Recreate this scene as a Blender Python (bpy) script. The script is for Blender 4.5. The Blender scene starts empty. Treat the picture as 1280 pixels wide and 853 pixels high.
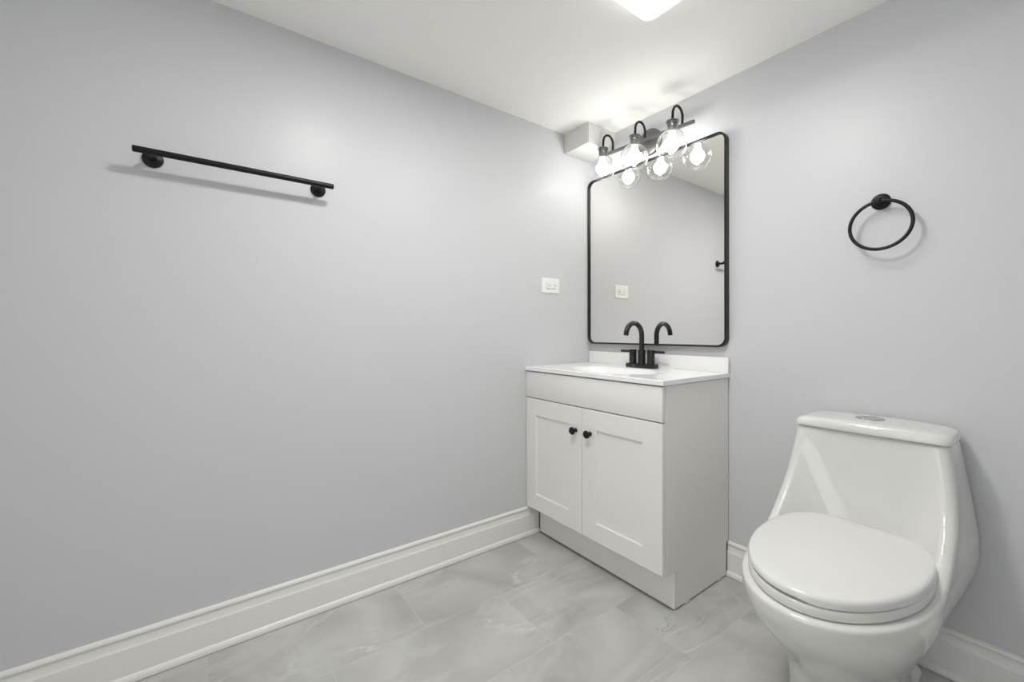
import bpy, bmesh, math, random
from mathutils import Vector, Matrix
PI = math.pi
C = bpy.context.scene.collection

# ------------------------------------------------------------------ camera, world, lights, exposure
CAM_POS = (1.6578, -1.7799, 1.0202)
F_PX, PP_DY = 523.75, -11.17
cam_d = bpy.data.cameras.new('camera')
cam = bpy.data.objects.new('camera', cam_d)
C.objects.link(cam)
cam_d.sensor_width = 36.0
cam_d.lens = F_PX / 1280 * 36.0
cam_d.shift_y = PP_DY / 1280
cam_d.clip_start = 0.02
R_ = Vector((0.593085, 0.805139, -0.001063)); U_ = Vector((0.000631, 0.000856, 1.0)); F_ = Vector((-0.805139, 0.593086, 0.0))
m = Matrix.Identity(4)
for i in range(3):
    m[i][0] = R_[i]; m[i][1] = U_[i]; m[i][2] = -F_[i]; m[i][3] = CAM_POS[i]
cam.matrix_world = m
sc = bpy.context.scene
sc.camera = cam

BULB_POWER = 25.0         # emission strength of the three frosted bulbs
PANEL_POWER = 14.5         # emission of the square ceiling fixture seen at the top edge
ROUND_POWER = 156.0        # emission of the small round ceiling fixture nearer the camera
AMBIENT = 1.65             # world fill light coming through the added doorway behind the camera
EXPOSURE = 0.0

w = bpy.data.worlds.new('world'); sc.world = w
w.use_nodes = True
w.node_tree.nodes['Background'].inputs[0].default_value = (1, 1, 1, 1)
w.node_tree.nodes['Background'].inputs[1].default_value = AMBIENT
vs = sc.view_settings
sc.display_settings.display_device = 'sRGB'
vs.view_transform = 'Standard'; vs.look = 'None'; vs.exposure = EXPOSURE; vs.gamma = 1.0; vs.use_curve_mapping = False
DX0, DX1, DZ1 = 0.95, 1.95, 2.03      # unseen doorway, added behind the camera to let fill light in
pl = bpy.data.lights.new('fill_doorway_portal', 'AREA'); pl.shape = 'RECTANGLE'; pl.size = DX1 - DX0; pl.size_y = DZ1; pl.cycles.is_portal = True
po = bpy.data.objects.new('fill_doorway_portal', pl); C.objects.link(po)
po.location = ((DX0 + DX1) / 2, -2.76, DZ1 / 2); po.rotation_euler = (PI / 2, 0, 0)
sc.cycles.max_bounces = 14; sc.cycles.diffuse_bounces = 8; sc.cycles.glossy_bounces = 6
sc.cycles.transparent_max_bounces = 16; sc.cycles.sample_clamp_indirect = 6.0

H = 2.089                 # ceiling height
X1, Y1 = 2.45, -2.75      # right wall, wall behind the camera

# ------------------------------------------------------------------ materials
def mat(name, col, rough=0.5, metal=0.0, coat=0.0, spec=0.5, noise=0.0, nscale=8.0, bump=0.0, bscale=300.0, emit=None, estr=0.0):
    mt = bpy.data.materials.new(name); mt.use_nodes = True
    nt = mt.node_tree; b = nt.nodes['Principled BSDF']
    b.inputs['Base Color'].default_value = (*col, 1)
    b.inputs['Roughness'].default_value = rough
    b.inputs['Metallic'].default_value = metal
    b.inputs['Coat Weight'].default_value = coat
    b.inputs['Coat Roughness'].default_value = 0.04
    b.inputs['Specular IOR Level'].default_value = spec
    tc = nt.nodes.new('ShaderNodeTexCoord')
    if noise:
        n = nt.nodes.new('ShaderNodeTexNoise'); n.inputs['Scale'].default_value = nscale; n.inputs['Detail'].default_value = 4
        nt.links.new(tc.outputs['Object'], n.inputs['Vector'])
        r = nt.nodes.new('ShaderNodeMapRange'); r.inputs['To Min'].default_value = 1 - noise; r.inputs['To Max'].default_value = 1 + noise
        nt.links.new(n.outputs['Fac'], r.inputs['Value'])
        mx = nt.nodes.new('ShaderNodeVectorMath'); mx.operation = 'SCALE'
        mx.inputs[0].default_value = col
        nt.links.new(r.outputs['Result'], mx.inputs['Scale'])
        nt.links.new(mx.outputs['Vector'], b.inputs['Base Color'])
    if bump:
        n2 = nt.nodes.new('ShaderNodeTexNoise'); n2.inputs['Scale'].default_value = bscale; n2.inputs['Detail'].default_value = 3
        nt.links.new(tc.outputs['Object'], n2.inputs['Vector'])
        bp = nt.nodes.new('ShaderNodeBump'); bp.inputs['Strength'].default_value = bump; bp.inputs['Distance'].default_value = 0.001
        nt.links.new(n2.outputs['Fac'], bp.inputs['Height'])
        nt.links.new(bp.outputs['Normal'], b.inputs['Normal'])
    if emit:
        b.inputs['Emission Color'].default_value = (*emit, 1); b.inputs['Emission Strength'].default_value = estr
    return mt

M_WALL = mat('wall_paint', (0.605, 0.612, 0.630), 0.36, spec=0.27, noise=0.012, nscale=2.5, bump=0.10, bscale=260)
M_CEIL = mat('ceiling_paint', (0.95, 0.942, 0.915), 0.75, spec=0.2, noise=0.01, nscale=3)
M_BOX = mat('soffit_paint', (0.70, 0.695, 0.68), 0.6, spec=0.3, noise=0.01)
M_TRIM = mat('trim_enamel', (0.80, 0.795, 0.77), 0.3, noise=0.008)
M_CAB = mat('cabinet_lacquer', (0.83, 0.82, 0.79), 0.38, noise=0.01, nscale=5)
M_GAPSHADE = mat('gap_shade', (0.03, 0.03, 0.03), 0.8, noise=0.05)  # near-black colour paints the shade of the door gaps onto the inner panels
M_TOP = mat('cultured_marble', (0.88, 0.88, 0.875), 0.16, noise=0.003)
M_PORC = mat('porcelain', (0.715, 0.715, 0.69), 0.06, coat=0.6, noise=0.004)
M_SEAT = mat('seat_plastic', (0.735, 0.735, 0.715), 0.08, noise=0.004)
M_BLACK = mat('matte_black_metal', (0.008, 0.008, 0.008), 0.38, metal=0.0, spec=0.28, noise=0.06, nscale=60)
M_BRONZE = mat('dark_pewter_metal', (0.16, 0.155, 0.15), 0.38, metal=0.75, noise=0.05, nscale=40)
M_FRAME = mat('mirror_frame_metal', (0.010, 0.010, 0.009), 0.33, metal=0.0, spec=0.33, noise=0.05, nscale=40)
M_FAUCET = mat('faucet_black', (0.010, 0.009, 0.008), 0.24, spec=0.5, noise=0.05, nscale=50)
M_CHROME = mat('chrome', (0.62, 0.62, 0.60), 0.16, metal=1.0, noise=0.03, nscale=60)
M_PLATE = mat('outlet_plastic', (0.86, 0.86, 0.85), 0.3, noise=0.005)
M_SLOT = mat('outlet_slots', (0.05, 0.05, 0.05), 0.6, noise=0.05)
M_MARK = mat('faucet_mark', (0.35, 0.35, 0.34), 0.4, noise=0.02)
M_WOOD = mat('shim_wood', (0.50, 0.48, 0.44), 0.7, noise=0.15, nscale=80)
M_CAULK = mat('old_caulk', (0.30, 0.30, 0.29), 0.7, noise=0.2, nscale=90)
M_BULB = mat('lit_bulb', (0.9, 0.9, 0.9), 0.4, emit=(1.0, 0.975, 0.93), estr=BULB_POWER)
M_PANEL = mat('lit_diffuser', (0.9, 0.9, 0.9), 0.35, emit=(1.0, 0.985, 0.955), estr=PANEL_POWER)
M_PANSIDE = mat('lit_fixture_side', (0.9, 0.9, 0.9), 0.35, emit=(1.0, 0.985, 0.955), estr=PANEL_POWER * 0.13)
M_ROUND = mat('lit_round_diffuser', (0.9, 0.9, 0.9), 0.35, emit=(1.0, 0.985, 0.96), estr=ROUND_POWER)

M_MIRROR = mat('silvered_glass', (0.91, 0.90, 0.870), 0.0, metal=1.0, noise=0.001)

def glass_mat():
    mt = bpy.data.materials.new('clear_glass'); mt.use_nodes = True
    nt = mt.node_tree; nt.nodes.clear()
    out = nt.nodes.new('ShaderNodeOutputMaterial')
    tr = nt.nodes.new('ShaderNodeBsdfTransparent'); tr.inputs[0].default_value = (0.975, 0.98, 0.98, 1)
    gl = nt.nodes.new('ShaderNodeBsdfGlossy'); gl.inputs['Roughness'].default_value = 0.03; gl.inputs[0].default_value = (1, 1, 1, 1)
    lw = nt.nodes.new('ShaderNodeLayerWeight'); lw.inputs['Blend'].default_value = 0.5
    pw = nt.nodes.new('ShaderNodeMath'); pw.operation = 'POWER'; pw.inputs[1].default_value = 3.0; nt.links.new(lw.outputs['Facing'], pw.inputs[0])
    fr = nt.nodes.new('ShaderNodeMapRange'); fr.inputs['To Min'].default_value = 0.045; fr.inputs['To Max'].default_value = 0.95; nt.links.new(pw.outputs[0], fr.inputs['Value'])
    n = nt.nodes.new('ShaderNodeTexNoise'); n.inputs['Scale'].default_value = 20
    tc = nt.nodes.new('ShaderNodeTexCoord'); nt.links.new(tc.outputs['Object'], n.inputs['Vector'])
    bp = nt.nodes.new('ShaderNodeBump'); bp.inputs['Strength'].default_value = 0.01; bp.inputs['Distance'].default_value = 0.001
    nt.links.new(n.outputs['Fac'], bp.inputs['Height']); nt.links.new(bp.outputs['Normal'], gl.inputs['Normal'])
    mx = nt.nodes.new('ShaderNodeMixShader')
    nt.links.new(fr.outputs[0], mx.inputs[0]); nt.links.new(tr.outputs[0], mx.inputs[1]); nt.links.new(gl.outputs[0], mx.inputs[2])
    nt.links.new(mx.outputs[0], out.inputs[0])
    return mt
M_GLASS = glass_mat()

def floor_mat():
    mt = bpy.data.materials.new('porcelain_tile'); mt.use_nodes = True
    nt = mt.node_tree; b = nt.nodes['Principled BSDF']; L = nt.links.new
    tc = nt.nodes.new('ShaderNodeTexCoord')
    sep = nt.nodes.new('ShaderNodeSeparateXYZ'); L(tc.outputs['Object'], sep.inputs[0])
    ax = nt.nodes.new('ShaderNodeMath'); ax.operation = 'ADD'; ax.inputs[1].default_value = 6 * 0.3075 - 0.0145; L(sep.outputs['X'], ax.inputs[0])
    ay = nt.nodes.new('ShaderNodeMath'); ay.operation = 'ADD'; ay.inputs[1].default_value = 6 * 0.61 + 0.5515 + 0.305; L(sep.outputs['Y'], ay.inputs[0])
    cmb = nt.nodes.new('ShaderNodeCombineXYZ'); L(ay.outputs[0], cmb.inputs[0]); L(ax.outputs[0], cmb.inputs[1])
    br = nt.nodes.new('ShaderNodeTexBrick')
    br.offset = 0.5; br.offset_frequency = 2; br.squash = 1.0
    br.inputs['Color1'].default_value = (0, 0, 0, 1); br.inputs['Color2'].default_value = (1, 1, 1, 1)
    br.inputs['Scale'].default_value = 1.0; br.inputs['Mortar Size'].default_value = 0.0010; br.inputs['Mortar Smooth'].default_value = 0.2
    br.inputs['Brick Width'].default_value = 0.61; br.inputs['Row Height'].default_value = 0.3075
    L(cmb.outputs[0], br.inputs['Vector'])
    # per-tile offset so that every tile carries its own veins
    sc_ = nt.nodes.new('ShaderNodeVectorMath'); sc_.operation = 'SCALE'; sc_.inputs['Scale'].default_value = 9.0
    L(br.outputs['Color'], sc_.inputs[0])
    add = nt.nodes.new('ShaderNodeVectorMath'); add.operation = 'ADD'
    L(tc.outputs['Object'], add.inputs[0]); L(sc_.outputs[0], add.inputs[1])
    n0 = nt.nodes.new('ShaderNodeTexNoise'); n0.inputs['Scale'].default_value = 3.0; n0.inputs['Detail'].default_value = 6; n0.inputs['Distortion'].default_value = 0.8
    L(add.outputs[0], n0.inputs['Vector'])
    base = nt.nodes.new('ShaderNodeValToRGB'); e = base.color_ramp.elements
    e[0].position = 0.32; e[0].color = (0.385, 0.383, 0.365, 1); e[1].position = 0.68; e[1].color = (0.56, 0.56, 0.54, 1)
    L(n0.outputs['Fac'], base.inputs[0])
    # fine pale veins: narrow band of a warped noise
    mp = nt.nodes.new('ShaderNodeMapping'); mp.inputs['Rotation'].default_value = (0, 0, 0.6); mp.inputs['Scale'].default_value = (2.6, 0.9, 1)
    L(add.outputs[0], mp.inputs['Vector'])
    n1 = nt.nodes.new('ShaderNodeTexNoise'); n1.inputs['Scale'].default_value = 1.5; n1.inputs['Detail'].default_value = 6; n1.inputs['Distortion'].default_value = 1.6
    L(mp.outputs[0], n1.inputs['Vector'])
    def band(center, half):
        s = nt.nodes.new('ShaderNodeMath'); s.operation = 'SUBTRACT'; s.inputs[1].default_value = center; L(n1.outputs['Fac'], s.inputs[0])
        a = nt.nodes.new('ShaderNodeMath'); a.operation = 'ABSOLUTE'; L(s.outputs[0], a.inputs[0])
        r = nt.nodes.new('ShaderNodeMapRange'); r.inputs['From Min'].default_value = 0; r.inputs['From Max'].default_value = half
        r.inputs['To Min'].default_value = 1; r.inputs['To Max'].default_value = 0; L(a.outputs[0], r.inputs['Value'])
        return r
    v1 = band(0.50, 0.02); v2 = band(0.60, 0.07); v3 = band(0.405, 0.012)
    # veins fade in and out along their length
    n3 = nt.nodes.new('ShaderNodeTexNoise'); n3.inputs['Scale'].default_value = 3.2; n3.inputs['Detail'].default_value = 2; L(add.outputs[0], n3.inputs['Vector'])
    fd = nt.nodes.new('ShaderNodeMapRange'); fd.inputs['From Min'].default_value = 0.48; fd.inputs['From Max'].default_value = 0.66; L(n3.outputs['Fac'], fd.inputs['Value'])
    def mul(a, b2):
        k = nt.nodes.new('ShaderNodeMath'); k.operation = 'MULTIPLY'; L(a, k.inputs[0]); L(b2, k.inputs[1]); return k.outputs[0]
    def mixc(fac_socket, strength, a_sock, col):
        k = nt.nodes.new('ShaderNodeMath'); k.operation = 'MULTIPLY'; k.inputs[1].default_value = strength; L(fac_socket, k.inputs[0])
        mx = nt.nodes.new('ShaderNodeMix'); mx.data_type = 'RGBA'; L(k.outputs[0], mx.inputs[0]); L(a_sock, mx.inputs[6]); mx.inputs[7].default_value = (*col, 1)
        return mx.outputs[2]
    c = mixc(v2.outputs[0], 0.40, base.outputs[0], (0.60, 0.60, 0.58))
    c = mixc(mul(v1.outputs[0], fd.outputs[0]), 0.85, c, (0.68, 0.68, 0.66))
    c = mixc(mul(v3.outputs[0], fd.outputs[0]), 0.75, c, (0.32, 0.31, 0.285))
    c = mixc(br.outputs['Fac'], 0.45, c, (0.64, 0.64, 0.62))
    L(c, b.inputs['Base Color'])
    b.inputs['Roughness'].default_value = 0.33; b.inputs['Specular IOR Level'].default_value = 0.45
    bp = nt.nodes.new('ShaderNodeBump'); bp.inputs['Strength'].default_value = 0.3; bp.inputs['Distance'].default_value = 0.001; bp.invert = True
    L(br.outputs['Fac'], bp.inputs['Height']); L(bp.outputs[0], b.inputs['Normal'])
    return mt
M_FLOOR = floor_mat()

# ------------------------------------------------------------------ helpers
def link(name, bm, material, parent=None, smooth=True, loc=None, angle=35):
    bmesh.ops.recalc_face_normals(bm, faces=bm.faces)
    me = bpy.data.meshes.new(name); bm.to_mesh(me); bm.free()
    if smooth:
        for p in me.polygons: p.use_smooth = True
        me.set_sharp_from_angle(angle=math.radians(angle))
    me.materials.append(material)
    o = bpy.data.objects.new(name, me); C.objects.link(o)
    if parent: o.parent = parent
    if loc: o.location = loc
    return o

def thing(name, label, cat, loc=(0, 0, 0), group=None):
    o = bpy.data.objects.new(name, None); C.objects.link(o); o.location = loc; o.empty_display_size = 0.05
    o['label'] = label; o['category'] = cat
    if group: o['group'] = group
    return o

def struct(name, bm, material, parent=None, **k):
    o = link(name, bm, material, parent, **k)
    if not parent: o['kind'] = 'structure'
    return o

def tag(o, label, cat, group=None):
    o['label'] = label; o['category'] = cat
    if group: o['group'] = group
    return o

def add_box(bm, lo, hi, bev=0.0, seg=2):
    vs_ = bmesh.ops.create_cube(bm, size=1.0)['verts']
    for v in vs_:
        v.co = Vector([lo[i] + (v.co[i] + 0.5) * (hi[i] - lo[i]) for i in range(3)])
    if bev:
        es = list({e for v in vs_ for e in v.link_edges})
        bmesh.ops.bevel(bm, geom=es, offset=bev, segments=seg, affect='EDGES', profile=0.5)
    return bm

def box(lo, hi, bev=0.0, seg=2):
    return add_box(bmesh.new(), lo, hi, bev, seg)

def loft(bm, rings, closed=True, cap0=False, cap1=False):
    V = [[bm.verts.new(p) for p in r] for r in rings]
    n = len(V[0])
    for a, b in zip(V[:-1], V[1:]):
        for i in range(n if closed else n - 1):
            j = (i + 1) % n
            try: bm.faces.new((a[i], a[j], b[j], b[i]))
            except ValueError: pass
    if cap0: bm.faces.new(list(reversed(V[0])))
    if cap1: bm.faces.new(V[-1])
    return V

def frame_of(axis):
    a = Vector(axis).normalized()
    t = Vector((0, 0, 1)) if abs(a.z) < 0.9 else Vector((1, 0, 0))
    u = a.cross(t).normalized(); v = a.cross(u)
    return a, u, v

def add_lathe(bm, profile, origin=(0, 0, 0), axis=(0, 0, 1), n=48, cap0=True, cap1=True):
    """profile = [(radius, height along axis)]"""
    a, u, v = frame_of(axis); o = Vector(origin)
    rings = [[o + a * h + (u * math.cos(2 * PI * k / n) + v * math.sin(2 * PI * k / n)) * r for k in range(n)] for r, h in profile]
    loft(bm, rings, True, cap0 and profile[0][0] > 1e-6, cap1 and profile[-1][0] > 1e-6)
    bmesh.ops.remove_doubles(bm, verts=bm.verts, dist=1e-6)
    return bm

def lathe(profile, **k): return add_lathe(bmesh.new(), profile, **k)

def add_tube(bm, pts, r, n=20, caps=True):
    pts = [Vector(p) for p in pts]
    prev = None; rings = []
    for i, p in enumerate(pts):
        t = (pts[min(i + 1, len(pts) - 1)] - pts[max(i - 1, 0)]).normalized()
        if prev is None:
            _, u, _ = frame_of(t)
        else:
            u = (prev - t * prev.dot(t)).normalized()
        prev = u; v = t.cross(u)
        rr = r(i) if callable(r) else r
        rings.append([p + (u * math.cos(2 * PI * k / n) + v * math.sin(2 * PI * k / n)) * rr for k in range(n)])
    loft(bm, rings, True, caps, caps)
    return bm

def extrude_profile(prof, axis, a0, a1, flip):
    """prof = [(depth from wall, z)] run along an axis ('x' on the back wall, 'y' on the left wall)"""
    bm = bmesh.new(); rings = []
    for t in (a0, a1):
        if axis == 'y': rings.append([Vector((flip[0] + flip[1] * d, t, z)) for d, z in prof])
        else: rings.append([Vector((t, flip[0] + flip[1] * d, z)) for d, z in prof])
    loft(bm, rings, True, True, True)
    return bm

# ------------------------------------------------------------------ room shell
T = 0.10
struct('floor', box((-T, Y1 - T, -0.1), (X1 + T, T, 0)), M_FLOOR, smooth=False)
struct('ceiling', box((-T, Y1 - T, H), (X1 + T, T, H + 0.1)), M_CEIL, smooth=False)
struct('wall_left', box((-T, Y1 - T, 0), (0, T, H)), M_WALL, smooth=False)
struct('wall_back', box((0, 0, 0), (X1, T, H)), M_WALL, smooth=False)
struct('wall_right', box((X1, Y1, 0), (X1 + T, T, H)), M_WALL, smooth=False)
bm = bmesh.new()
for lo, hi in (((0, Y1 - T, 0), (DX0, Y1, H)), ((DX1, Y1 - T, 0), (X1 + T, Y1, H)), ((DX0, Y1 - T, DZ1), (DX1, Y1, H))):
    add_box(bm, lo, hi)
struct('wall_front', bm, M_WALL, smooth=False)
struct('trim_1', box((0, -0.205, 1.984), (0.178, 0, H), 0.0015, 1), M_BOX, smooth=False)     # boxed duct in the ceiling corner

BB = [(0, 0.002), (0.0225, 0.002), (0.0228, 0.008), (0.0215, 0.014), (0.0185, 0.0195), (0.0140, 0.0225), (0.0138, 0.098),
      (0.0136, 0.1005), (0.0118, 0.1018), (0.0108, 0.1035), (0.0100, 0.108), (0.0085, 0.114), (0.0078, 0.121), (0.0075, 0.1255),
      (0.0082, 0.1268), (0.0104, 0.1285), (0.0108, 0.133), (0.0098, 0.1372), (0.0068, 0.1405), (0, 0.142)]
struct('baseboard_left', extrude_profile(BB, 'y', Y1, -0.3985, (0, 1)), M_TRIM, angle=50)
struct('baseboard_back', extrude_profile(BB, 'x', 0.7788, X1, (0, -1)), M_TRIM, angle=50)
struct('baseboard_right', extrude_profile(BB, 'y', Y1, -0.023, (X1, -1)), M_TRIM, angle=50)
struct('baseboard_front', extrude_profile(BB, 'x', 0.023, DX0 - 0.071, (Y1, 1)), M_TRIM, angle=50)

# casing of the added fill-light doorway behind the camera
bm = bmesh.new()
prof = [(DX0 - 0.07, 0), (DX0 + 0.002, 0), (DX0 + 0.002, DZ1 - 0.002), (DX1 - 0.002, DZ1 - 0.002), (DX1 - 0.002, 0), (DX1 + 0.07, 0), (DX1 + 0.07, DZ1 + 0.05), (DX0 - 0.07, DZ1 + 0.05)]
loft(bm, [[Vector((x, Y1 + 0.001, z)) for x, z in prof], [Vector((x, Y1 + 0.017, z)) for x, z in prof]], True, True, True)
struct('trim_2', bm, M_TRIM, smooth=False)

# ------------------------------------------------------------------ ceiling lights
def rrect(cx, cy, hx, hy, r, z, n=6):
    pts = []
    for q, (sx, sy) in enumerate(((1, 1), (-1, 1), (-1, -1), (1, -1))):
        for k in range(n + 1):
            a = PI / 2 * (q + k / n)
            pts.append(Vector((cx + sx * (hx - r) + r * math.cos(a), cy + sy * (hy - r) + r * math.sin(a), z)))
    return pts
LX, LY, LH = 0.983, -0.768, 0.178
t = thing('ceiling_light', 'square white frosted flush ceiling light with rounded corners, lit', 'ceiling light', (LX, LY, H))
bm = bmesh.new()
loft(bm, [rrect(0, 0, LH - 0.010, LH - 0.010, 0.030, 0), rrect(0, 0, LH - 0.001, LH - 0.001, 0.032, -0.020), rrect(0, 0, LH, LH, 0.032, -0.040),
          rrect(0, 0, LH - 0.001, LH - 0.001, 0.031, -0.0445), rrect(0, 0, LH - 0.005, LH - 0.005, 0.028, -0.047), rrect(0, 0, LH - 0.007, LH - 0.007, 0.027, -0.046)], True, True, True)
link('fixture_body', bm, M_PANSIDE, t, angle=50)
bm = bmesh.new(); rings = []
for ins, z in ((0.008, -0.0462), (0.010, -0.0485), (0.020, -0.0525), (0.045, -0.058), (0.08, -0.063), (0.12, -0.066), (0.15, -0.067)):
    rings.append(rrect(0, 0, LH - ins, LH - ins, max(0.026 - ins * 0.1, 0.010), z))
loft(bm, rings, True, True, True)
link('diffuser', bm, M_PANEL, t, angle=60)

t = thing('ceiling_light', 'round recessed ceiling downlight nearer the camera, lit', 'ceiling light', (0.90, -1.30, H))
link('trim_ring', lathe([(0.108, 0), (0.108, -0.003), (0.104, -0.0055), (0.092, -0.006), (0.088, -0.0035), (0.088, 0)]), M_PLATE, t)
link('diffuser', lathe([(0.0875, -0.002), (0.0875, -0.0035), (0.085, -0.0042), (0, -0.0045)], cap0=True), M_ROUND, t)

# ------------------------------------------------------------------ mirror
MX0, MX1, MZ0, MZ1, MD = 0.004, 0.782, 0.9555, 1.866, 0.030
def rr_xz(x0, x1, z0, z1, r, y, n=10):
    pts = []
    for q, (sx, sz) in enumerate(((1, 1), (0, 1), (0, 0), (1, 0))):
        cx = (x1 - r) if sx else (x0 + r); cz = (z1 - r) if sz else (z0 + r)
        for k in range(n + 1):
            a = PI / 2 * (q + k / n)
            pts.append(Vector((cx + r * math.cos(a), y, cz + r * math.sin(a))))
    return pts
mt_ = thing('wall_mirror', 'rectangular mirror with rounded corners and thin black metal frame above vanity', 'mirror', ((MX0 + MX1) / 2, 0, MZ0))
ox, oz = (MX0 + MX1) / 2, MZ0
def mrr(ins, y):
    return rr_xz(MX0 - ox + ins, MX1 - ox - ins, ins, MZ1 - oz - ins, 0.038 - ins * 0.6, y)
bm = bmesh.new()
loft(bm, [mrr(0.001, -0.001), mrr(0, -0.002), mrr(0, -MD + 0.0012), mrr(0.0012, -MD), mrr(0.0060, -MD), mrr(0.0072, -MD + 0.0012), mrr(0.0072, -0.0185), mrr(0.010, -0.0183), mrr(0.010, -0.001), mrr(0.001, -0.001)], True)
bmesh.ops.remove_doubles(bm, verts=bm.verts, dist=1e-6)
link('frame', bm, M_FRAME, mt_, angle=30)
bm = bmesh.new()
loft(bm, [mrr(0.0078, -0.016), mrr(0.0078, -0.0205)], True, True, True)
link('mirror_glass', bm, M_MIRROR, mt_, angle=30)

# ------------------------------------------------------------------ vanity light
TILT = 0.050
vl = thing('vanity_light', 'three globe vanity light on a dark bar above the mirror', 'wall light', (0.4, 0, 1.955))
vl.rotation_euler = (0, TILT, 0)
bm = lathe([(0.064, -0.0003), (0.064, 0.012), (0.0625, 0.0165), (0.058, 0.019), (0.0, 0.020)], axis=(0, -1, 0), n=64)
link('backplate', bm, M_BRONZE, vl)
link('bar_mount', lathe([(0.011, 0.019), (0.011, 0.048)], axis=(0, -1, 0), n=24), M_BRONZE, vl)
link('screw', lathe([(0.004, 0.019), (0.005, 0.022), (0.003, 0.025)], origin=(0.02, 0, -0.035), axis=(0, -1, 0), n=12), M_BRONZE, vl)
link('bar', box((-0.252, -0.0565, -0.007), (0.256, -0.0435, 0.007), 0.0012), M_BRONZE, vl)
YG, ZG = -0.125, -0.103      # globe centre, relative to fixture
prof_in = []
for k in range(25):
    a = math.radians(-47 + (47 + 66) * k / 24)
    prof_in.append((0.0645 * math.cos(a), 0.0645 * math.sin(a)))
neck = [(0.0252, 0.0620), (0.0243, 0.067), (0.0243, 0.076), (0.0252, 0.086), (0.0275, 0.094), (0.0285, 0.097)]
outer = [(0.0425, -0.0482), (0.0450, -0.0488)] + prof_in + neck
inner = [(max(r - 0.0020, 0.001), z) for r, z in reversed(outer[2:])]
for i, gx in enumerate((-0.198, 0.0, 0.198)):
    gx0 = gx
    # curved arm: out of the bar, up, over and down into the holder
    pts = []
    y0, y1 = -0.050, YG
    zt = 0.034; ry = (y0 - y1) / 2; yc = (y0 + y1) / 2
    for k in range(6): pts.append((gx0, y0, -0.002 + (zt + 0.002) * k / 6))
    for k in range(25):
        a = PI * k / 24
        pts.append((gx0, yc + ry * math.cos(a), zt + 0.040 * math.sin(a)))
    for k in range(1, 5): pts.append((gx0, y1, zt - (zt - ZG - 0.103) * k / 4))
    link('arm', add_tube(bmesh.new(), pts, 0.0056, 14), M_BLACK, vl)
    hz = ZG + 0.097
    hb = link('lamp_holder', lathe([(0.0065, 0.012), (0.008, 0.008), (0.010, 0.006), (0.0268, 0.004), (0.0280, 0.002), (0.0280, -0.0005), (0.0215, -0.001), (0.0212, -0.005), (0.0205, -0.040), (0.0185, -0.042), (0.0, -0.042)],
               origin=(gx0, YG, hz + 0.001), n=40), M_BRONZE, vl)
    bm = lathe(outer + inner + [outer[0]], origin=(gx0, YG, ZG), n=64, cap0=False, cap1=False)
    link('glass_shade', bm, M_GLASS, vl, angle=70)
    # frosted bulb, pointing down
    bp_ = [(0.0, -0.032)]
    for k in range(1, 17):
        a = math.radians(-90 + 140 * k / 16)
        bp_.append((0.032 * math.cos(a), 0.032 * math.sin(a)))
    bp_ += [(0.0165, 0.032), (0.0145, 0.040), (0.0135, 0.0535)]
    link('bulb', lathe(bp_, origin=(gx0, YG, ZG + 0.0005), n=28), M_BULB, vl, angle=60)

# ------------------------------------------------------------------ vanity cabinet
CW, CD = 0.7787, 0.4707
vc = thing('vanity_cabinet', 'white shaker bathroom vanity cabinet with two doors under the sink top', 'cabinet', (CW / 2, -CD / 2, 0))
vx, vy = -CW / 2, CD / 2
def vb(lo, hi, bev=0.0): return box((lo[0] + vx, lo[1] + vy, lo[2]), (hi[0] + vx, hi[1] + vy, hi[2]), bev)
def vbox(bm, lo, hi, bev=0.0): return add_box(bm, (lo[0] + vx, lo[1] + vy, lo[2]), (hi[0] + vx, hi[1] + vy, hi[2]), bev)
ZB, ZT = 0.006, 0.8265
def side_panel(x0, x1):
    bm = bmesh.new()
    prof = [(-0.002 - 0.0, ZB), (-0.3815, ZB), (-0.3815, 0.142), (-0.450, 0.149), (-0.450, ZT), (-0.004, ZT)]
    if x0 > 0.1: prof = [(-0.0235, ZB), (-0.3815, ZB), (-0.3815, 0.1415), (-0.450, 0.1415), (-0.450, ZT), (-0.004, ZT), (-0.004, 0.1435), (-0.0235, 0.1435)]
    else: prof = [(-0.004, 0.1435), (-0.450, 0.1435), (-0.450, ZT), (-0.004, ZT)]
    loft(bm, [[Vector((x0 + vx, y + vy, z)) for y, z in prof], [Vector((x1 + vx, y + vy, z)) for y, z in prof]], True, True, True)
    bmesh.ops.bevel(bm, geom=bm.edges[:], offset=0.0007, segments=1, affect='EDGES')
    return bm
link('side_panel', side_panel(0.7637, CW), M_CAB, vc, smooth=False)
link('side_panel', side_panel(0.002, 0.017), M_CAB, vc, smooth=False)
for nm, lo, hi in (('bottom_panel', (0.018, -0.449, 0.1435), (0.763, -0.005, 0.158)), ('back_panel', (0.018, -0.012, 0.158), (0.763, -0.005, ZT)),
                   ('rail', (0.018, -0.449, 0.655), (0.763, -0.432, 0.715)), ('rail', (0.018, -0.447, 0.795), (0.763, -0.430, ZT))):
    link(nm, vb(lo, hi), M_GAPSHADE, vc, smooth=False)
link('toe_kick', vb((0.0215, -0.398, ZB), (CW - 0.0012, -0.3842, 0.1408), 0.0012), M_CAB, vc, smooth=False)
link('drawer_front', vb((0.003, -CD, 0.6970), (CW - 0.0008, -0.4530, 0.8245), 0.0016), M_CAB, vc)

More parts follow.
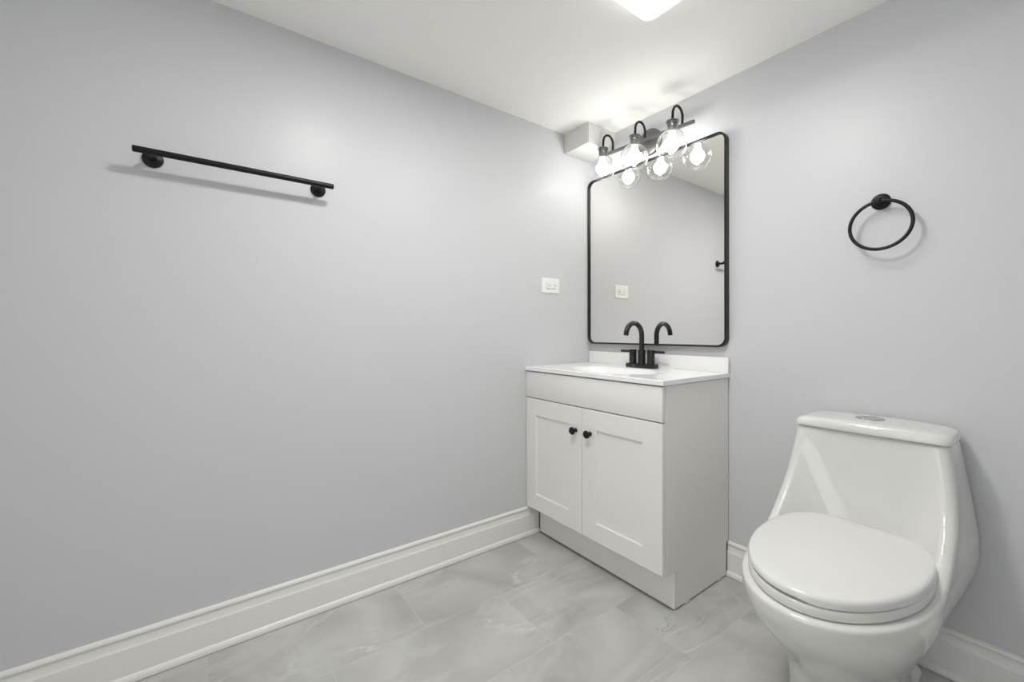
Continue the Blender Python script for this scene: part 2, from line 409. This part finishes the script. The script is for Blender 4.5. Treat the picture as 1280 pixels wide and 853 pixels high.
def shaker(x0, x1, z0, z1, px0, px1, pz0, pz1):
    """door: flat frame with a recessed centre panel, one mesh"""
    bm = bmesh.new(); yf, yb, yr = -CD, -0.4530, -CD + 0.0075
    b = 0.0015
    def ring(ins, y, a=(x0, x1, z0, z1)):
        return [Vector((a[0] + ins + vx, y + vy, a[2] + ins)), Vector((a[1] - ins + vx, y + vy, a[2] + ins)), Vector((a[1] - ins + vx, y + vy, a[3] - ins)), Vector((a[0] + ins + vx, y + vy, a[3] - ins))]
    P = (px0, px1, pz0, pz1)
    loft(bm, [ring(b, yb), ring(0, yb - b), ring(0, yf + b), ring(b, yf), ring(-0.0005, yf, P), ring(0, yf + 0.0005, P), ring(0.0012, yr, P)], True, True, True)
    return bm
d1 = link('door', shaker(0.003, 0.3830, 0.149, 0.6925, 0.078, 0.3035, 0.226, 0.6125), M_CAB, vc, smooth=False)
d2 = link('door', shaker(0.3860, CW - 0.0008, 0.149, 0.6925, 0.4665, 0.6945, 0.2245, 0.6115), M_CAB, vc, smooth=False)
kp = [(0.0095, 0), (0.0088, 0.003), (0.0062, 0.007), (0.0060, 0.013), (0.0095, 0.017), (0.0150, 0.0195), (0.0168, 0.0225), (0.0166, 0.0255), (0.0145, 0.0285), (0.010, 0.0302), (0.0, 0.0308)]
for d, x in ((d1, 0.3495), (d2, 0.4335)):
    k = link('knob', lathe(kp, origin=(x + vx, -CD + 0.0002 + vy, 0.5915), axis=(0, -1, 0), n=36), M_BLACK, d); k['label'] = 'round black knob'

# shims poking out under the cabinet side
for y, wdt in ((-0.315, 0.030), (-0.078, 0.022)):
    lb = 'thin pale shim under the vanity side, nearer the toe kick' if y < -0.2 else 'thin pale shim under the vanity side, nearer the back wall'
    o = link('wood_shim', box((-0.012, -wdt / 2, 0), (0.012, wdt / 2, 0.0055), 0.0008), M_WOOD, loc=(0.770, y, 0.0))
    tag(o, lb, 'shim')

# ------------------------------------------------------------------ sink top with integral basin and backsplash
ct = thing('sink_top', 'glossy white sink countertop with integral oval basin and backsplash on the vanity', 'countertop', (0.3927, -0.2385, 0.8285))
W, D, ZC = 0.7854, 0.4769, 0.848
cx0, cy0, cz0 = 0.3927, -0.2385, 0.8285
bx, by, ba, bb_ = 0.392, -0.268, 0.218, 0.146
NA = 96
def rect_pt(a, ins=0.0):
    """point on the counter's rectangle in direction a from the basin centre"""
    dx, dy = math.cos(a), math.sin(a)
    ts = []
    if dx > 1e-9: ts.append((W - ins - bx) / dx)
    if dx < -1e-9: ts.append((0.001 + ins - bx) / dx)
    if dy > 1e-9: ts.append((-0.001 - by) / dy)
    if dy < -1e-9: ts.append((-D + ins - by) / dy)
    t_ = min(ts); return (bx + dx * t_, by + dy * t_)
angs = [2 * PI * k / NA for k in range(NA)]
for (qx, qy) in ((W, -0.001), (0.001, -0.001), (0.001, -D), (W, -D)):
    a = math.atan2(qy - by, qx - bx) % (2 * PI)
    j = min(range(NA), key=lambda q: abs(angs[q] - a)); angs[j] = a
bm = bmesh.new(); rings = []
def R3(pts, z): return [Vector((x - cx0, y - cy0, z - cz0)) for x, y in pts]
rings.append(R3([rect_pt(a, 0.001) for a in angs], 0.8287))
rings.append(R3([rect_pt(a, 0.0) for a in angs], 0.8297))
rings.append(R3([rect_pt(a, 0.0) for a in angs], ZC - 0.0025))
rings.append(R3([rect_pt(a, 0.0008) for a in angs], ZC - 0.0008))
rings.append(R3([rect_pt(a, 0.0028) for a in angs], ZC))
rings.append(R3([rect_pt(a, 0.0034) for a in angs], ZC))
rings.append(R3([rect_pt(a, 0.0080) for a in angs], ZC))
for s, z in ((1.20, 0), (1.17, 0), (1.12, -0.0005), (1.06, -0.0018), (1.01, -0.0045), (0.97, -0.010), (0.93, -0.021), (0.88, -0.042), (0.80, -0.072), (0.66, -0.100), (0.46, -0.117), (0.22, -0.123), (0.07, -0.1245)):
    rings.append(R3([(bx + ba * s * math.cos(a), by + bb_ * s * math.sin(a)) for a in angs], ZC + z))
loft(bm, rings, True, False, True)
bt = link('basin_top', bm, M_TOP, ct, angle=40)
for p in bt.data.polygons:
    if abs(p.normal.z) > 0.9998 or abs(p.normal.z) < 0.02: p.use_smooth = False
link('backsplash', box((0.002 - cx0, -0.0185 - cy0, ZC - 0.0002 - cz0), (W - cx0, -0.0005 - cy0, 0.9127 - cz0), 0.0022, 3), M_TOP, ct)
bm = bmesh.new()
for z0, z1, dy in ((0.852, 0.8575, 0), (0.866, 0.893, 0.0004), (0.899, 0.9035, -0.0006)):
    add_box(bm, (W - 0.001 - cx0, -0.0042 - dy - cy0, z0 - cz0), (W + 0.0007 - cx0, -0.0026 - dy - cy0, z1 - cz0), 0.0003, 1)
link('caulk_residue', bm, M_CAULK, ct)['label'] = 'small dark caulk marks on the end'
link('drain', lathe([(0.022, 0), (0.022, 0.002), (0.018, 0.003), (0.016, 0.001), (0, 0.001)], origin=(bx - cx0, by - cy0, ZC - 0.1247 - cz0), n=32), M_FAUCET, ct)

# ------------------------------------------------------------------ faucet
FX, FY = 0.4035, -0.080
fc = thing('faucet', 'black two handle arched faucet on the white sink top', 'faucet', (FX, FY, ZC))
def stadium(hx, hy, z, n=10):
    pts = []
    r = hy * 0.55
    return rrect(0, 0, hx, hy, r, z, 8)
bm = bmesh.new()
loft(bm, [stadium(0.0800, 0.0265, 0.0002), stadium(0.0805, 0.027, 0.0012), stadium(0.0805, 0.027, 0.0190), stadium(0.0795, 0.026, 0.0205)], True, True, True)
link('base_plate', bm, M_FAUCET, fc)
bm = bmesh.new()
for k, wd in enumerate((0.0018, 0.0014, 0.0022, 0.0016, 0.0018)):
    add_box(bm, (-0.035 + k * 0.003, -0.0274, 0.0090), (-0.035 + k * 0.003 + wd, -0.0268, 0.0118))
link('maker_mark', bm, M_MARK, fc, smooth=False)['label'] = 'tiny pale maker mark on the base'
bm = lathe([(0.0178, 0.0200), (0.0178, 0.084), (0.0172, 0.0855), (0.0, 0.0855)], n=40)
link('spout_base', bm, M_FAUCET, fc)
pts = [(0, 0, 0.084 + 0.066 * k / 6) for k in range(7)]
ra = 0.0585; zc_ = 0.1545
for k in range(1, 34):
    a = math.radians(168) * k / 33
    pts.append((0, -ra + ra * math.cos(a), zc_ + ra * math.sin(a)))
lx, ly, lz = pts[-1]; a = math.radians(168)
tx, tz = -math.sin(a), math.cos(a)
for k in range(1, 4): pts.append((0, ly + tx * 0.0035 * k, lz + tz * 0.0035 * k))
link('spout', add_tube(bmesh.new(), pts, 0.0118, 28), M_FAUCET, fc)
for s in (-1, 1):
    hx_ = s * 0.0515
    h = link('handle', lathe([(0.0175, 0.0200), (0.0175, 0.0595), (0.0168, 0.0600), (0.0168, 0.0608), (0.0175, 0.0613), (0.0175, 0.0850), (0.0168, 0.0862), (0, 0.0862)], origin=(hx_, 0, 0), n=40), M_FAUCET, fc)
    link('lever', add_tube(bmesh.new(), [(hx_ + s * 0.012, 0, 0.0775), (hx_ + s * 0.020, 0, 0.0775), (hx_ + s * 0.0705, 0, 0.0775), (hx_ + s * 0.0718, 0, 0.0775)], lambda i: (0.0063, 0.0063, 0.0063, 0.0050)[i], 18), M_FAUCET, h)

# ------------------------------------------------------------------ outlet
OY, OZ = -0.3074, 1.2637
ol = thing('wall_outlet', 'white horizontal duplex outlet with test buttons on the left wall', 'outlet', (0, OY, OZ))
bm = bmesh.new()
def yz(hy, hz, x, r=0.003): return [Vector((x, p.x, p.y)) for p in rrect(0, 0, hy, hz, r, 0, 3)]
loft(bm, [yz(0.0605, 0.0400, 0.0003), yz(0.0605, 0.0400, 0.0025), yz(0.0580, 0.0375, 0.0060), yz(0.0345, 0.0175, 0.0064, 0.001), yz(0.0343, 0.0173, 0.0020, 0.001)], True, True, True)
link('cover_plate', bm, M_PLATE, ol, angle=25)
fa = link('receptacle', (lambda b: (loft(b, [yz(0.0326, 0.0156, 0.0022, 0.001), yz(0.0326, 0.0156, 0.0092, 0.001), yz(0.0318, 0.0148, 0.0099, 0.001)], True, True, True), b)[1])(bmesh.new()), M_PLATE, ol, angle=25)
for s in (-1, 1):
    bm = bmesh.new(); yc0 = s * 0.0205
    add_box(bm, (0.0080, yc0 - 0.0058, 0.0048), (0.0102, yc0 + 0.0022, 0.0070))
    add_box(bm, (0.0080, yc0 - 0.0048, -0.0070), (0.0102, yc0 + 0.0022, -0.0048))
    add_lathe(bm, [(0.0030, 0), (0.0030, 0.0022)], origin=(0.0080, yc0 + 0.0080, 0), axis=(1, 0, 0), n=14)
    link('socket_slots', bm, M_SLOT, fa, smooth=False)
for s in (-1, 1):
    link('button', box((0.0090, s * 0.0045 - 0.0030, -0.0080), (0.0108, s * 0.0045 + 0.0030, 0.0080), 0.0005), M_PLATE, fa)

# ------------------------------------------------------------------ towel bar (left wall)
TBZ, TBD = 1.5415, 0.070
tb = thing('towel_bar', 'long black towel bar on two round posts on the left wall', 'towel bar', (0, -1.672, TBZ))
bm = add_tube(bmesh.new(), [(TBD, -0.2695, 0), (TBD, -0.2680, 0), (TBD, 0.2665, 0), (TBD, 0.2680, 0)], lambda i: (0.0078, 0.0092, 0.0092, 0.0078)[i], 32)
link('bar', bm, M_BLACK, tb)
rosp = [(0.0255, 0.0003), (0.0258, 0.003), (0.0250, 0.006), (0.0215, 0.0085), (0.0180, 0.0092), (0.0172, 0.0115), (0.0150, 0.0128), (0.0, 0.0130)]
for y in (-0.230, 0.2305):
    link('rosette', lathe(rosp, origin=(0, y, 0), axis=(1, 0, 0), n=48), M_BLACK, tb)
    link('post', lathe([(0.0095, 0.0125), (0.0085, 0.018), (0.0080, 0.050), (0.0085, TBD - 0.004)], origin=(0, y, 0), axis=(1, 0, 0), n=24), M_BLACK, tb)

# ------------------------------------------------------------------ towel ring (back wall)
tr_ = thing('towel_ring', 'black towel ring on a round mount on the wall above the toilet', 'towel ring', (1.272, 0, 1.4435))
link('rosette', lathe(rosp, axis=(0, -1, 0), n=48), M_BLACK, tr_)
link('post', lathe([(0.0105, 0.0125), (0.0085, 0.018), (0.0085, 0.034), (0.0105, 0.038), (0.0112, 0.047), (0.0090, 0.052), (0, 0.053)], axis=(0, -1, 0), n=28), M_BLACK, tr_)
bm = bmesh.new(); rings = []
RR, rt = 0.0772, 0.0052
for k in range(96):
    a = 2 * PI * k / 96
    c = Vector((RR * math.cos(a), 0, RR * math.sin(a))); n_ = c.normalized()
    rings.append([c + n_ * rt * math.cos(b_ * PI / 8) + Vector((0, 1, 0)) * rt * math.sin(b_ * PI / 8) for b_ in range(16)])
rings.append(rings[0])
loft(bm, rings, True); bmesh.ops.remove_doubles(bm, verts=bm.verts, dist=1e-6)
bmesh.ops.rotate(bm, verts=bm.verts, cent=(0, 0, RR), matrix=Matrix.Rotation(math.radians(-3), 3, 'X'))
link('ring', bm, M_BLACK, tr_, loc=(0.0070, -0.0430, -0.0835), angle=80)

# ------------------------------------------------------------------ toilet
TX = 1.2695
to = thing('toilet', 'white one-piece toilet with closed lid standing against the back wall', 'toilet', (TX, -0.36, 0))
TY = 0.36
def interp(tab, z):
    tab = sorted(tab)
    if z <= tab[0][0]: return tab[0][1]
    if z >= tab[-1][0]: return tab[-1][1]
    n = len(tab)
    for i in range(n - 1):
        if tab[i][0] <= z <= tab[i + 1][0]:
            z0, a0 = tab[i]; z1, a1 = tab[i + 1]; h = z1 - z0; s = (z - z0) / h
            def sl(j):
                if j == 0: return (tab[1][1] - tab[0][1]) / (tab[1][0] - tab[0][0])
                if j == n - 1: return (tab[-1][1] - tab[-2][1]) / (tab[-1][0] - tab[-2][0])
                d0 = (tab[j][1] - tab[j - 1][1]) / (tab[j][0] - tab[j - 1][0]); d1_ = (tab[j + 1][1] - tab[j][1]) / (tab[j + 1][0] - tab[j][0])
                return 0 if d0 * d1_ <= 0 else 2 * d0 * d1_ / (d0 + d1_)
            m0, m1 = sl(i) * h, sl(i + 1) * h
            return (2*s**3-3*s**2+1)*a0 + (s**3-2*s**2+s)*m0 + (-2*s**3+3*s**2)*a1 + (s**3-s**2)*m1
ZR = 0.394      # bowl rim
T_HB = [(0.712, 0.1830), (0.65, 0.192), (0.575, 0.2035), (0.49, 0.2150), (0.43, 0.2205), (0.394, 0.2200), (0.36, 0.2160), (0.30, 0.197), (0.25, 0.178), (0.19, 0.148), (0.15, 0.116), (0.12, 0.092), (0.09, 0.080), (0.05, 0.080), (0.03, 0.092), (0.012, 0.109), (0, 0.112)]
T_HR = [(0.712, 0.1800), (0.65, 0.188), (0.575, 0.197), (0.49, 0.2035), (0.43, 0.2040), (0.394, 0.2010)]
T_YR = [(0.712, -0.178), (0.65, -0.190), (0.575, -0.212), (0.52, -0.245), (0.47, -0.295), (0.43, -0.348), (0.394, -0.400)]
T_YC = [(0.712, -0.178), (0.60, -0.181), (0.50, -0.186), (0.44, -0.192), (0.394, -0.205)]
T_HS = [(0.394, 0.201), (0.36, 0.199), (0.33, 0.194), (0.29, 0.183), (0.25, 0.168), (0.2, 0.148), (0.15, 0.132), (0.11, 0.1265), (0.05, 0.126), (0.0, 0.129)]
T_YF = [(0.394, -0.733), (0.36, -0.729), (0.33, -0.715), (0.29, -0.684), (0.25, -0.645), (0.2, -0.592), (0.15, -0.548), (0.11, -0.528), (0.05, -0.522), (0, -0.530)]
T_BY = [(0.712, -0.020), (0.2, -0.020), (0.16, -0.026), (0.10, -0.045), (0, -0.050)]
def half_outline(z, mode, ins=0.0):
    yb = interp(T_BY, z) - ins; hb = interp(T_HB, z) - ins
    out = []
    rb = 0.018
    # back centre -> corner
    for k in range(5): out.append(((hb - rb) * k / 4, yb))
    for k in range(1, 5):
        a = PI / 2 * k / 4; out.append((hb - rb + rb * math.sin(a), yb - rb + rb * math.cos(a)))
    if mode == 'tank':
        hr = interp(T_HR, z) - ins; yr = interp(T_YR, z) + ins; yc = interp(T_YC, z) + ins
        rc = 0.026
        ys = yr + rc
        for k in range(1, 15):
            s = k / 14; out.append((hb + (hr - hb) * (s * s * (3 - 2 * s)), yb - rb + (ys - yb + rb) * s))
        for k in range(1, 11):
            a = PI / 2 * k / 10; out.append((hr - rc + rc * math.cos(a), yr + rc - rc * math.sin(a)))
        x0 = hr - rc
        for k in range(1, 27):
            x = x0 * (1 - k / 26); q = x / x0
            wgt = 0.75 * q ** 5 + 0.25 * q ** 2
            out.append((x, yc + (yr - yc) * wgt))
    else:
        hs = interp(T_HS, z) - ins; yf = interp(T_YF, z) + ins
        y0 = -0.374 if z > 0.3 else -0.374 + (0.3 - z) * 0.22
        for k in range(1, 15):
            s = k / 14; out.append((hb + (hs - hb) * (s * s * (3 - 2 * s)), yb - rb + (y0 - yb + rb) * s))
        for k in range(1, 37):
            a = PI / 2 * k / 36
            ex = 2 / 2.12
            out.append((hs * math.cos(a) ** ex if k < 36 else 0.0, y0 + (yf - y0) * math.sin(a) ** ex))
    return out
def full(out, z):
    R = [Vector((x, y + TY, z)) for x, y in out]
    L_ = [Vector((-x, y + TY, z)) for x, y in out[1:-1]]
    return R + list(reversed(L_))
rings = []
zs = [0.0005, 0.004, 0.012, 0.025, 0.04, 0.055, 0.07, 0.085, 0.10, 0.115, 0.13, 0.145, 0.16, 0.175, 0.19, 0.205, 0.22, 0.235, 0.25, 0.265, 0.28, 0.295, 0.31, 0.325, 0.34, 0.352, 0.364, 0.374, 0.382, 0.387]
for z in zs: rings.append(full(half_outline(z, 'bowl', 0.002 if z < 0.001 else 0), z))
for ins, z in ((0.0008, 0.390), (0.0030, 0.3928), (0.0065, 0.394), (0.012, 0.3945)):
    o = half_outline(z, 'bowl', 0)
    o2 = half_outline(z, 'bowl', ins)
    # only the front part rounds over; the back and the wings carry on up
    mixd = []
    for k, (a, b) in enumerate(zip(o, o2)):
        f = 0 if k < 16 else min(1, (k - 16) / 8)
        mixd.append((a[0] + (b[0] - a[0]) * f, a[1] + (b[1] - a[1]) * f))
    rings.append(full(mixd, z))
z = 0.396
for zt_ in (0.3965, 0.401, 0.407, 0.414, 0.422, 0.431, 0.441, 0.452, 0.464, 0.477, 0.491, 0.506, 0.522, 0.54, 0.56, 0.582, 0.605, 0.63, 0.655, 0.68, 0.70, 0.7095):
    rings.append(full(half_outline(zt_, 'tank', 0), zt_))
rings.append(full(half_outline(0.7105, 'tank', 0.003), 0.7105))
bm = bmesh.new(); loft(bm, rings, True, True, True)
raw = link('toilet_raw', bm, M_PORC, None, smooth=False)
md = raw.modifiers.new('blend', 'REMESH'); md.mode = 'VOXEL'; md.voxel_size = 0.0042; md.use_smooth_shade = True
sm = raw.modifiers.new('soften', 'SMOOTH'); sm.factor = 0.5; sm.iterations = 14
dg = bpy.context.evaluated_depsgraph_get()
body_me = bpy.data.meshes.new_from_object(raw.evaluated_get(dg))
bpy.data.objects.remove(raw)
for p in body_me.polygons: p.use_smooth = True
body = bpy.data.objects.new('toilet_body', body_me); C.objects.link(body); body.parent = to
if not body_me.materials: body_me.materials.append(M_PORC)
else: body_me.materials[0] = M_PORC

# tank lid
def lid_outline(hx, yb, yf, bow, r, zf, n=14, lift=0.0):
    """rounded rectangle whose front edge bows forward; z from zf(x)"""
    pts = []
    def P(x, y): pts.append(Vector((x, y + TY, zf(x) + (lift * (1 + y / 0.19) if lift else 0))))
    for k in range(n + 1):                    # back edge, left to right
        x = -(hx - r) + 2 * (hx - r) * k / n; P(x, yb)
    for k in range(1, 7):
        a = PI / 2 * k / 6; P(hx - r + r * math.sin(a), yb - r + r * math.cos(a))
    for k in range(0, 8):
        a = PI / 2 * k / 7; P(hx - r + r * math.cos(a), yf + r - r * math.sin(a))
    for k in range(1, 20):
        x = (hx - r) * (1 - 2 * k / 20); P(x, yf - bow * (1 - (x / (hx - r)) ** 2))
    for k in range(0, 8):
        a = PI / 2 * k / 7; P(-(hx - r) - r * math.sin(a), yf + r - r * math.cos(a))
    for k in range(1, 7):
        a = PI / 2 * k / 6; P(-(hx - r) - r * math.cos(a), yb - r + r * math.sin(a))
    return pts
crown = lambda d: (lambda x: 0.7435 - 0.0085 * (abs(x) / 0.188) ** 2.6 - d)
flat = lambda z: (lambda x: z)
rings = [lid_outline(0.1840, -0.012, -0.1835, 0.004, 0.022, flat(0.7125)),
         lid_outline(0.1850, -0.010, -0.1855, 0.004, 0.030, flat(0.7132)),
         lid_outline(0.1860, -0.009, -0.1870, 0.004, 0.032, flat(0.7160)),
         lid_outline(0.1852, -0.0095, -0.1862, 0.004, 0.033, lambda x: 0.716 + (crown(0.0095)(x) - 0.716) * 0.55, lift=0.003),
         lid_outline(0.1822, -0.011, -0.1832, 0.004, 0.033, crown(0.0062), lift=0.006),
         lid_outline(0.1780, -0.013, -0.1790, 0.004, 0.032, crown(0.0028), lift=0.006),
         lid_outline(0.1715, -0.018, -0.1725, 0.004, 0.030, crown(0.0009), lift=0.006),
         lid_outline(0.1610, -0.028, -0.1620, 0.003, 0.026, crown(0.0), lift=0.006),
         lid_outline(0.1300, -0.050, -0.1400, 0.002, 0.015, crown(-0.0004), lift=0.006),
         lid_outline(0.0800, -0.075, -0.1150, 0.001, 0.012, crown(-0.0005), lift=0.006)]
bm = bmesh.new(); loft(bm, rings, True, True, True)
tl = link('tank_lid', bm, M_PORC, to, angle=60)
fb = link('flush_button', lathe([(0.0370, -0.003), (0.0370, 0.0012), (0.0355, 0.0026), (0.0335, 0.0026), (0.0328, 0.0012), (0.0, 0.0012)], origin=(-0.006, -0.090 + TY, 0.7465), n=48), M_CHROME, tl)
# two half-moon buttons inside the ring
for s in (0, 1):
    bm = bmesh.new(); pts = []
    xs = -0.0105 if s == 0 else -0.0085
    a0 = math.acos(xs / 0.0315)
    if s == 0: an = [a0 + (2 * PI - 2 * a0) * k / 20 for k in range(21)]
    else: an = [-a0 + 2 * a0 * k / 30 for k in range(31)]
    base = [(0.0315 * math.cos(a), 0.0315 * math.sin(a)) for a in an]
    r0 = [Vector((x - 0.006, y - 0.090 + TY, 0.7477)) for x, y in base]
    r1 = [v + Vector((0, 0, 0.0016)) for v in r0]
    cc = sum(r0, Vector()) / len(r0)
    r2 = [cc + (v - cc) * 0.93 + Vector((0, 0, 0.0024)) for v in r0]
    loft(bm, [r0, r1, r2], True, True, True)
    o = link('flush_half', bm, M_CHROME, tl)
    o['label'] = 'chrome small flush half' if s == 0 else 'chrome large flush half'

# seat and lid
LA, LBF, LBB, LY0, LYB = 0.1845, 0.3175, 0.312, -0.400, -0.186
def seat_outline(ins, z, zfun=None, n=72):
    pts = []
    aB = math.asin((LYB - LY0) / LBB)
    fr_ = []
    # right side from the back corner forward to the front tip
    for k in range(0, 13):
        a = aB * (1 - k / 12); fr_.append((LA * math.cos(a), LY0 + LBB * math.sin(a)))
    for k in range(1, 31):
        a = PI / 2 * k / 30; fr_.append((LA * math.cos(a) if k < 30 else 0.0, LY0 - LBF * math.sin(a)))
    back = [(LA * math.cos(aB) * k / 8, LYB) for k in range(0, 8)]
    halfp = back + fr_
    # round the corner a little
    halfp[8] = (halfp[8][0] - 0.0015, halfp[8][1] - 0.0008)
    res_ = []
    cxm, cym = 0.0, LY0 - 0.02
    for x, y in halfp:
        dx, dy = x - cxm, y - cym; L2 = math.hypot(dx, dy)
        f = (L2 - ins) / L2
        res_.append((cxm + dx * f, cym + dy * f))
    Rr = [Vector((x, y + TY, z)) for x, y in res_]
    Ll = [Vector((-x, y + TY, z)) for x, y in res_[1:-1]]
    allp = Rr + list(reversed(Ll))
    if zfun: allp = [Vector((p.x, p.y, zfun(p))) for p in allp]
    return allp
bm = bmesh.new()
rs = [seat_outline(0.006, 0.3965), seat_outline(0.0015, 0.3972), seat_outline(0, 0.3995), seat_outline(0.0, 0.4165), seat_outline(0.0015, 0.4190), seat_outline(0.006, 0.4198)]
inner_r = [seat_outline(0.075, 0.4190), seat_outline(0.080, 0.4150), seat_outline(0.080, 0.4000), seat_outline(0.075, 0.3965)]
loft(bm, rs + inner_r + [rs[0]], True)
bmesh.ops.remove_doubles(bm, verts=bm.verts, dist=1e-6)
link('seat', bm, M_SEAT, to, angle=50)
def notch(z0):
    def f(p):
        y = p.y - TY
        a = math.degrees(math.atan2(p.x, -(y - LY0)))      # 0 at the front tip, + to the right
        k = max(0.0, min(1.0, (a + 62) / 5)) * max(0.0, min(1.0, (-a + 8) / 6))
        return z0 + 0.0052 * k
    return f
tilt = lambda z0: (lambda p: z0 + 0.003 * max(0, 1 - (math.hypot(p.x / 0.18, (p.y - TY + 0.42) / 0.32)) ** 2))
rs = [seat_outline(0.045, 0.4235), seat_outline(0.010, 0, notch(0.4222)), seat_outline(0.0020, 0, notch(0.4216)), seat_outline(0.0, 0, notch(0.4232)),
      seat_outline(0.0003, 0.4345), seat_outline(0.0018, 0.4392), seat_outline(0.0050, 0.4425), seat_outline(0.0100, 0.4440),
      seat_outline(0.020, 0, tilt(0.4446)), seat_outline(0.05, 0, tilt(0.4446)), seat_outline(0.09, 0, tilt(0.4446)), seat_outline(0.13, 0, tilt(0.4446))]
bm = bmesh.new(); loft(bm, rs, True, True, True)
ld = link('seat_lid', bm, M_SEAT, to, angle=50)
for x in (-0.075, 0.075):
    link('hinge', box((x - 0.018, -0.2300 + TY, 0.3950), (x + 0.018, -0.1960 + TY, 0.4215), 0.004), M_SEAT, to)
